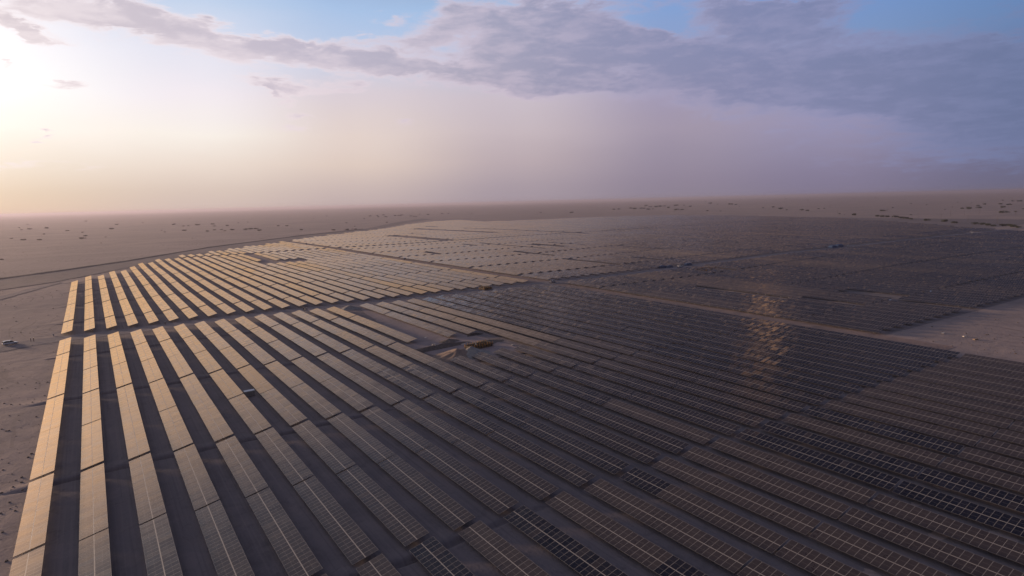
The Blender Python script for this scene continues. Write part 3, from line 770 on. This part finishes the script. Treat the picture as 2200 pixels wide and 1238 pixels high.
def make_person(px, py, rz, pose, label, top=M_CLOTH1, legs=M_CLOTH1, vest=False, group=None):
    m0, P = PM[pose]; me = m0.copy(); me.materials.clear()
    for m in (top, legs, M_SKIN, M_PLAST): me.materials.append(m)
    for f in me.polygons:
        z = f.center.z; hand = abs(f.center.y) > .12 and (f.center-Vector(P['haL'])).length < .10 or (f.center-Vector(P['haR'])).length < .10
        f.material_index = 2 if (z > 1.50 or hand) else 3 if z < .12 else 1 if z < .95 else 0
        f.use_smooth = True
    o = bpy.data.objects.new('person', me); COL.objects.link(o); o.location = at(px, py); o.rotation_euler = (0, 0, rz)
    tag(o, label, 'person', group)
    h = MB(); h.cyl((.03, 0, 1.66), (.02, 0, 1.78), .125, .06, 12); h.cyl((.05, 0, 1.655), (.05, 0, 1.67), .15, .14, 12); h.build('helmet', M_HAT, o)
    if vest:
        v = MB()
        def rg(z, w, d): return [(d*math.cos(a_*math.pi/4), w*math.sin(a_*math.pi/4), z) for a_ in range(8)]
        loft(v, [rg(1.0, .19, .165), rg(1.2, .20, .18), rg(1.4, .215, .175), rg(1.47, .13, .10)]); v.build('vest', M_VEST, o)
    return o
make_person(66.5, 735, .4, 'stand', 'person in dark clothes and helmet, left of the two beside the white car', M_CLOTH1, M_CLOTH1)
make_person(73, 734.5, 2.6, 'carry', 'person in khaki work clothes, right of the two beside the white car', M_CLOTH2, M_CLOTH1)
make_person(355.5, 700, 1.0, 'walk', 'person in dark clothes walking alone on the cross track', M_CLOTH1, M_CLOTH2)
make_person(199.5, 716, .2, 'stand', 'person in khaki standing under the end of the second row', M_CLOTH2, M_CLOTH2)
make_person(652.5, 668, 1.2, 'stand', 'person in khaki, left of the three on the cross track', M_CLOTH2, M_CLOTH1)
make_person(655.5, 670, 2.9, 'walk', 'person in a yellow vest, middle of the three on the cross track', M_CLOTH1, M_CLOTH1, True)
make_person(659.5, 668.5, -1.0, 'stand', 'person in dark clothes, right of the three on the cross track', M_CLOTH1, M_CLOTH1)
make_person(1022.5, 747.5, .5, 'stand', 'person in a pale shirt working at the yellow formwork', mat('pale_shirt', (.6, .6, .58), .8), M_CLOTH1)

# ------------------------------------------------------------------ the building pad in the middle of the field
M_SPOIL = noisy('loose_spoil', (.12, .10, .092), (.18, .145, .125), 1.1)
def heap(name, c, rx, ry, h, m, rz=0.0, seed=0, n=26, label='', cat='', power=1.2):
    V = []; Fc = []
    for j in range(n+1):
        for i in range(n+1):
            u, v = 2*i/n-1, 2*j/n-1; r = math.hypot(u, v); a = math.atan2(v, u)
            k = max(0.0, 1-r/(1+.18*noise.noise((math.cos(a)*1.5, math.sin(a)*1.5, seed))))
            z = h*(k**power)*(1+.38*noise.noise((math.cos(a)*2.6, math.sin(a)*2.6, seed+4)))+.12*h*noise.noise((u*4, v*4, seed))*min(1, k*3)
            x = u*rx*1.15; y = v*ry*1.15; X = c[0]+x*math.cos(rz)-y*math.sin(rz); Y = c[1]+x*math.sin(rz)+y*math.cos(rz)
            V.append((X, Y, terr(X, Y)+z-(.12 if k <= 0 else -.05)))
    for j in range(n):
        for i in range(n): a = j*(n+1)+i; Fc.append((a, a+1, a+n+2, a+n+1))
    return tag(mesh_obj(name, V, Fc, m, smooth=True), label, cat)
heap('sand_heap', at(985, 764), 8, 7, 2.3, M_SAND, .3, 1, label='tall ridged heap of orange sand beside the yellow formwork', cat='sand heap')
heap('gravel_heap', at(1012, 762), 6.5, 6, 2.4, M_CONC, .1, 3, label='grey pointed gravel heap right of the orange sand heap', cat='gravel heap')
heap('soil_heap', at(936, 750), 1.8, 13, 1.3, M_SPOIL, -heading((905, 757), (985, 741))*0+heading((905, 757), (985, 741))-math.pi/2, 5, label='long low bank of dark soil left of the sand heap', cat='soil bank', power=.7)
heap('rubble_heap', at(965, 734.5), 4.5, 3, 1.1, M_SPOIL, .2, 8, label='low dark rubble pile on the far side of the building pad', cat='rubble pile')
heap('spoil_heap', at(1042, 737), 7, 4, 1.0, M_SPOIL, .2, 12, label='wide dark spoil heap right behind the yellow formwork', cat='spoil heap')
heap('scrap_heap', at(1019, 720), 4.2, 1.6, .9, M_SOIL, .3, 15, label='small black scrap pile just below the table ends', cat='scrap pile')
heap('gravel_cone', at(752, 664), 5, 4, 1.9, M_CONC, .2, 21, label='grey gravel cone on the cross track between the row ends', cat='gravel heap')
M_DARKW = noisy('wet_dark_timber', (.05, .036, .026), (.09, .06, .035), 2.0, .8)
def formwork(c, L, Wd, h, rz, label, nposts=9):
    r = empty('formwork', c, rz); tag(r, label, 'formwork')
    for s in (-1, 1):
        b = MB(); b.box((0, s*Wd/2, h*.35), (L, .12, h*.7)); b.build('side_panel', M_DARKW, r)
        b = MB(); b.box((s*L/2, 0, h*.35), (.12, Wd-.12, h*.7)); b.build('end_panel', M_DARKW, r)
    b = MB(); b.box((0, 0, .06), (L-.2, Wd-.2, .2)); b.build('pit_floor', M_SOIL, r)
    for i in range(nposts):
        for s in (-1, 1):
            x = -L/2+L*i/(nposts-1); b = MB(); b.box((x, s*(Wd/2+.14), h/2), (.12, .12, h)); b.bar((x, s*(Wd/2+.2), h*.8), (x, s*(Wd/2+.9), 0), .07); b.build('post', M_YEL, r)
    for s in (-1, 1):
        b = MB(); b.box((0, s*(Wd/2+.28), h*.62), (L+.4, .1, .14)); b.build('rail', M_YEL, r)
    b = MB()
    for i in range(14):
        x = -L/2+.5+(L-1)*i/13
        for s in (-.7, 0, .7): b.box((x, s*Wd/3, h*.6), (.05, .05, h*1.1))
    b.build('reinforcing_bars', M_PLAST, r)
    return r
hd = heading((1008, 752), (1055, 742))
formwork(at(1029, 747), 9, 3.6, 1.9, hd, 'yellow timber formwork around a dark pit beside the sand heap')
formwork(at(1043, 622.5), 5.5, 4, 2.0, hd, 'small yellow formwork at the table ends on the cross track', 5)
formwork(at(1516, 582), 16, 7, 2.2, .3, 'far yellow formwork on the sandy pad right of the white pickup', 5)
def board(px, py, L, Wd, rz, label, lean=0.0, m=None):
    b = MB()
    for i in range(3): b.box((0, 0, .10+.09*i), (L-.1*i, Wd-.07*i, .07))
    b.box((-L*.35, 0, .04), (.1, Wd, .08)); b.box((L*.35, 0, .04), (.1, Wd, .08))
    o = b.build('board_stack', m or M_BOARD); o.location = at(px, py); o.rotation_euler = (lean, 0, rz); return tag(o, label, 'board stack')
board(997, 739.5, 3.6, 1.5, hd+.35, 'pale stack of boards at the tip of the dark soil bank')
board(1044, 737, 3.0, 1.2, hd-.5, 'pale boards lying on top corner of the yellow formwork')
board(914, 727, 1.6, .8, .8, 'small grey board stack alone on the bare pad')
board(1101, 742.5, 1.0, .8, .3, 'tiny pale board stack by the table edge at the right of the pad')
board(2026, 717, 1.9, .9, .3, 'small pale board stack on the open ground right of the field')
board(2073, 724, .9, 1.1, .9, 'upright-looking pale board stack on open ground, right of the other')
board(2095, 730, 1.6, .8, -.2, 'orange-brown board stack nearest the table edge on the open ground', m=M_WOOD)
board(1909, 646, 4, 1.2, .1, 'flat white board stack in a gap between far right tables', m=M_WHITE)
board(1999, 627, 5, 1.0, .5, 'long white board stack on the dark far right tables edge', m=M_WHITE)
def cab(px, py, label):
    r = empty('inverter_cabinet', at(px, py), heading((px, py), (px+10, py-2))); tag(r, label, 'cabinet')
    b = MB(); b.box((0, 0, .9), (2.6, 1.0, 1.4)); 
    for s in (-1, 1): b.box((s*1.1, 0, .1), (.12, .9, .2))
    b.build('cabinet_body', M_CONC, r)
    b = MB(); b.box((0, 0, 1.64), (2.7, 1.1, .07), 0, Matrix.Rotation(.12, 3, 'X')); b.build('sun_roof', M_WHITE, r)
    for s in (-1, 1):
        q = MB(); q.box((s*.64, -.51, .9), (1.2, .03, 1.25)); dd = q.build('door', M_STEEL, r); q = MB(); q.box((s*.15, -.54, .9), (.04, .05, .2)); q.build('handle', M_PLAST, dd)
cab(536, 852, 'grey inverter cabinet with white roof between two table rows')
cab(869, 558, 'tiny white-roofed cabinet on the long dark track far behind')
cab(658, 525, 'tiny white-roofed cabinet at the far left end of the long track')
def jug(px, py, rz, label):
    b = MB(); b.cyl((0, 0, 0), (0, 0, .9), .32, .32, 12); b.cyl((0, 0, .9), (0, 0, 1.0), .33, .30, 12); b.cyl((0, 0, 1.0), (0, 0, 1.08), .1, .1, 8)
    o = b.build('drum', M_BOARD); o.location = at(px, py); o.rotation_euler = (0, 0, rz); return tag(o, label, 'drum')
jug(930.5, 745.5, 0, 'white drum, left of the pair by the dark soil bank')
jug(934, 745, 0, 'white drum, right of the pair by the dark soil bank')
jug(115, 722.5, 0, 'white drum alone on the access track beside the first row')
def tarp(px, py, L, Wd, h, rz, label):
    V = []; n = 14
    for j in range(n+1):
        for i in range(n+1):
            u, v = 2*i/n-1, 2*j/n-1; k = (1-abs(u)**5)*(1-abs(v)**5)
            V.append((u*L/2*(1+.1*(1-k)), v*Wd/2*(1+.1*(1-k)), h*k**.5+.12*noise.noise((u*3, v*3, px))*k))
    Fc = [(j*(n+1)+i, j*(n+1)+i+1, (j+1)*(n+1)+i+1, (j+1)*(n+1)+i) for j in range(n) for i in range(n)]
    o = mesh_obj('tarpaulin_stack', V, Fc, M_TARP, smooth=True); o.location = at(px, py); o.rotation_euler = (0, 0, rz); return tag(o, label, 'tarpaulin', 'blue tarpaulin covered stacks on the cross track')
hx = heading((1422, 575), (1478, 569))
tarp(1422, 576, 6, 3, 1.8, hx, 'blue tarpaulin stack, leftmost on the cross track left of the white pickup')
tarp(1438, 575, 5, 3, 1.6, hx, 'blue tarpaulin stack just left of the white pickup')
tarp(1478, 570.5, 6, 3, 1.8, hx, 'blue tarpaulin stack just right of the white pickup')
tarp(1789, 533, 8, 5, 2.6, hx, 'rounded pale blue tarpaulin stack far along the cross track')
tarp(1802, 531, 9, 5, 2.6, hx, 'darker blue tarpaulin stack behind the rounded one far along the track')

# ------------------------------------------------------------------ bushes
def bush_mesh(seed, n, flat, green):
    rr = random.Random(seed); V = []; Fc = []; mi = []
    lobes = [(rr.uniform(-.55, .55), rr.uniform(-.55, .55), rr.uniform(.30, .62)*flat, rr.uniform(.28, .5)) for _ in range(7)]
    for i in range(n):
        lx, ly, lz, lr = rr.choice(lobes)
        d = Vector((rr.gauss(0, 1), rr.gauss(0, 1), rr.gauss(0, 1))).normalized()*lr*rr.uniform(.55, 1.05)
        c = Vector((lx+d.x, ly+d.y, max(.06, lz+d.z*flat))); s = rr.uniform(.05, .11)
        a = Vector((rr.gauss(0, 1), rr.gauss(0, 1), rr.gauss(0, .6))).normalized(); b = a.cross(Vector((rr.gauss(0, 1), rr.gauss(0, 1), rr.gauss(0, 1)))).normalized()
        k = len(V); V += [tuple(c-a*s), tuple(c+b*s*.7), tuple(c+a*s), tuple(c-b*s*.7)]; Fc.append((k, k+1, k+2, k+3)); mi.append(0)
    for i in range(6):
        k = len(V); lx, ly, lz, lr = lobes[i]; w = .03
        V += [(-w, 0, 0), (w, 0, 0), (lx+w*.4, ly, lz), (lx-w*.4, ly, lz), (0, -w, 0), (0, w, 0), (lx, ly+w*.4, lz), (lx, ly-w*.4, lz)]
        Fc += [(k, k+1, k+2, k+3), (k+4, k+5, k+6, k+7)]; mi += [1, 1]
    me = bpy.data.meshes.new('bush'); me.from_pydata(V, [], Fc); me.materials.append(green); me.materials.append(M_BARK); me.polygons.foreach_set('material_index', mi); me.update(); return me
BG = [bush_mesh(s, 520, .8, M_LEAF) for s in (1, 2, 3)]; BD = [bush_mesh(s, 420, .6, M_LEAFG) for s in (4, 5, 6)]
def cr(x0, y0, s, pts): return [(x0+p[0]/s, y0+p[1]/s, (p[2] if len(p) > 2 else 4)) for p in pts]
LEFT = cr(0, 400, 4.889, [(120,553),(240,570,7),(410,570,6),(465,508,4),(310,456,6),(290,405,3),(490,446,6),(707,473,5),(868,489,4),(900,527,5),(866,555,8),(1110,537,2.5),(1062,600,2),(1170,454,6),(1222,408,5),(905,372,4),(1500,389,2.5),(1700,466,2.5),(1733,485,3),(1828,408,6),(1930,424,4.5),(1975,419,3),(2070,412,7),(1940,470,6),(2178,477,4),(1990,344,2),(2020,548,2),(1765,655,2),(20,775,5),(225,462,3),(200,440,3)])
LEFT += cr(400, 420, 4.126, [(235,258,5),(248,275,4),(365,271,5),(253,309,4),(313,306,4),(345,317,4),(407,309,6),(187,320,4),(520,306,6),(570,301,6),(620,298,6),(650,314,6),(463,245,2.5),(547,240,2.5),(815,273,4),(890,273,4.5),(1018,308,4.5),(1245,185,3),(1305,311,6),(1420,247,3),(1425,308,6),(1470,300,2.5),(1500,302,4),(910,196,2),(1130,206,2),(328,408,1.6),(1495,276,2.5)])
MID = cr(400, 420, 4.126, [(1580,208,3),(1630,186,4),(1690,182,4),(1700,193,4),(1750,176,4),(1770,192,4),(1850,182,4),(1880,181,4),(1910,177,4),(1990,186,4),(2040,191,3),(1780,241,3)])
MID += cr(850, 420, 3.095, [(160,127,3),(215,129,4),(310,124,4),(350,124,3),(120,141,3),(30,137,3),(505,122,2.5),(965,115,3.2)])
RIGHT = cr(850, 420, 3.095, [(1170,117,4.5),(1660,73,2.5)])
RIGHT += cr(1350, 400, 4.762, [(25,232,5),(70,237,5),(130,234,5),(165,232,4),(180,206,5),(225,216,4),(285,218,6),(315,215,6),(335,211,4),(375,209,4),(410,226,5),(205,244,5),(250,239,3),(490,204,6),(570,201,3),(630,212,4),(495,249,6),(550,247,5),(785,160,2),(835,184,5),(910,188,2.5),(1035,191,5),(1065,192,5),(1100,194,4),(1135,213,2),(805,257,4),(945,259,3),(1475,221,4.5),(1550,238,7),(1620,247,3),(1770,250,5),(1830,256,5),(1945,236,3),(2003,232,3),(1610,133,2.5),(1835,146,2.5),(1380,227,3),(-95,240,4),(-150,243,4)])
RIGHT += cr(1750, 400, 4.762, [(257,288,3.5),(403,300,7),(305,295,1.6),(690,257,5),(715,256,4),(742,248,2),(640,314,6),(690,318,7),(745,318,7),(825,322,8),(880,330,7),(935,336,7),(980,342,5),(985,298,3),(985,181,3),(800,224,3),(1147,195,2.5),(1150,357,8),(1320,368,9),(1430,380,8),(1640,393,8),(1710,397,8),(1780,404,8),(1830,412,6),(1925,411,8),(1990,408,8),(2040,420,9),(2085,428,7),(1575,236,9),(1510,233,5),(1680,226,6),(1670,206,5),(1740,191,5),(1900,188,5),(1990,195,6),(1930,276,9),(1985,271,5),(2110,158,5),(2085,157,4),(2030,158,4),(1925,149,3),(1605,176,2),(1465,166,2),(1930,222,7),(2060,264,4),(2135,237,3),(620,123,2.5),(1410,217,2),(1335,241,2)])
def place_bushes(pts, meshes, what, where, group):
    pts = sorted(pts); n = len(pts)
    for i, (px, py, w) in enumerate(pts):
        p = at(px, py); q = proj(p); size = w*q[2]/F
        big = 'large' if size > 7 else 'small' if size < 3.5 else 'medium'
        o = bpy.data.objects.new('desert_bush', R_.choice(meshes)); COL.objects.link(o); o.location = p
        o.scale = (size*.95, size*.95*R_.uniform(.85, 1.2), size*R_.uniform(.75, .95)); o.rotation_euler = (0, 0, R_.uniform(0, 6.28))
        tag(o, '%s %s %s, %s of %d bushes counted from the left' % (big, what, where, ORD(i+1), n), 'bush', group)
place_bushes(LEFT, BD, 'grey-brown bush', 'on the left plain', 'dry bushes on the left plain')
place_bushes(MID, BD, 'dull bush', 'on the middle plain', 'dull bushes on the middle plain')
place_bushes(RIGHT, BG, 'dark green bush', 'on the right plain', 'green bushes on the right plain')

# ------------------------------------------------------------------ power poles on the right plain
poles = cr(1750, 400, 4.762, [(115,262,8),(235,285,10),(512,300,10),(160,228,9),(497,225,9),(1060,335,12),(1293,350,13),(1568,365,12),(1688,290,7),(1868,390,14),(2055,300,8),(1530,300,8),(1390,310,7)])
poles += cr(1350, 400, 4.762, [(1725,250,9),(2062,225,9)])
for i, (px, py, hpx) in enumerate(sorted(poles)):
    p = at(px, py); q = proj(p); hh = 11.0
    b = MB(); b.cyl((0, 0, -.3), (0, 0, hh), .19, .12, 8); b.build; r = empty('power_pole', p, 1.0)
    tag(r, 'thin brown power pole on the right plain, %s of %d from the left' % (ORD(i+1), len(poles)), 'power pole', 'power poles crossing the right plain')
    b.build('pole', M_POLE, r); c = MB(); c.box((0, 0, hh-.6), (2.2, .12, .14)); ca = c.build('crossarm', M_POLE, r)
    for s in (-1, 0, 1):
        c = MB(); c.cyl((s, 0, hh-.53), (s, 0, hh-.25), .07, .05, 8); c.build('insulator', M_BOARD, ca)

# ------------------------------------------------------------------ stones and dry tufts on the open sand: too many to count
def litter():
    V = []; Fc = []
    for _ in range(2400):
        if R_.random() < .55: p = at(R_.uniform(-100, 260), R_.uniform(600, 1300))
        else: p = at(R_.uniform(0, 900), 470+R_.random()**2*130)
        if R_.random() < .12: p = at(R_.uniform(1980, 2400), R_.uniform(670, 780))
        x, y = p.x, p.y
        if -14.5 < x < 225 and y > 0 and not (x > 228): continue
        d = math.hypot(x, y); s = .05+.22*R_.random()**3*(1+d/500); z = terr(x, y)+relief(x, y)
        k = len(V); ring = []
        for i in range(5):
            a = i*1.257+R_.uniform(-.3, .3); V.append((x+s*math.cos(a), y+s*math.sin(a), z-.05))
        for i in range(5):
            a = i*1.257+R_.uniform(-.3, .3); V.append((x+s*.6*math.cos(a), y+s*.6*math.sin(a), z+s*.6))
        Fc += [(k+i, k+(i+1) % 5, k+5+(i+1) % 5, k+5+i) for i in range(5)]+[tuple(k+5+i for i in range(5))]
    tag(mesh_obj('scattered_stones', V, Fc, M_BERM), 'dark stones and dry tufts scattered over the open sand', 'stones', None, 'stuff')
litter()
# ------------------------------------------------------------------ the dusty evening air
hz = MB(); hz.box((0, 0, 28), (76000, 76000, 68)); ho = hz.build('haze', bpy.data.materials.new('haze_air')); tag(ho, kind='stuff')
hm = ho.data.materials[0]; hm.use_nodes = True; hn = hm.node_tree; hn.nodes.clear()
o_ = hn.nodes.new('ShaderNodeOutputMaterial'); v_ = hn.nodes.new('ShaderNodeVolumePrincipled')
v_.inputs['Color'].default_value = (.56, .54, .68, 1); v_.inputs['Density'].default_value = .00011; v_.inputs['Anisotropy'].default_value = .4
hn.links.new(v_.outputs[0], o_.inputs['Volume'])
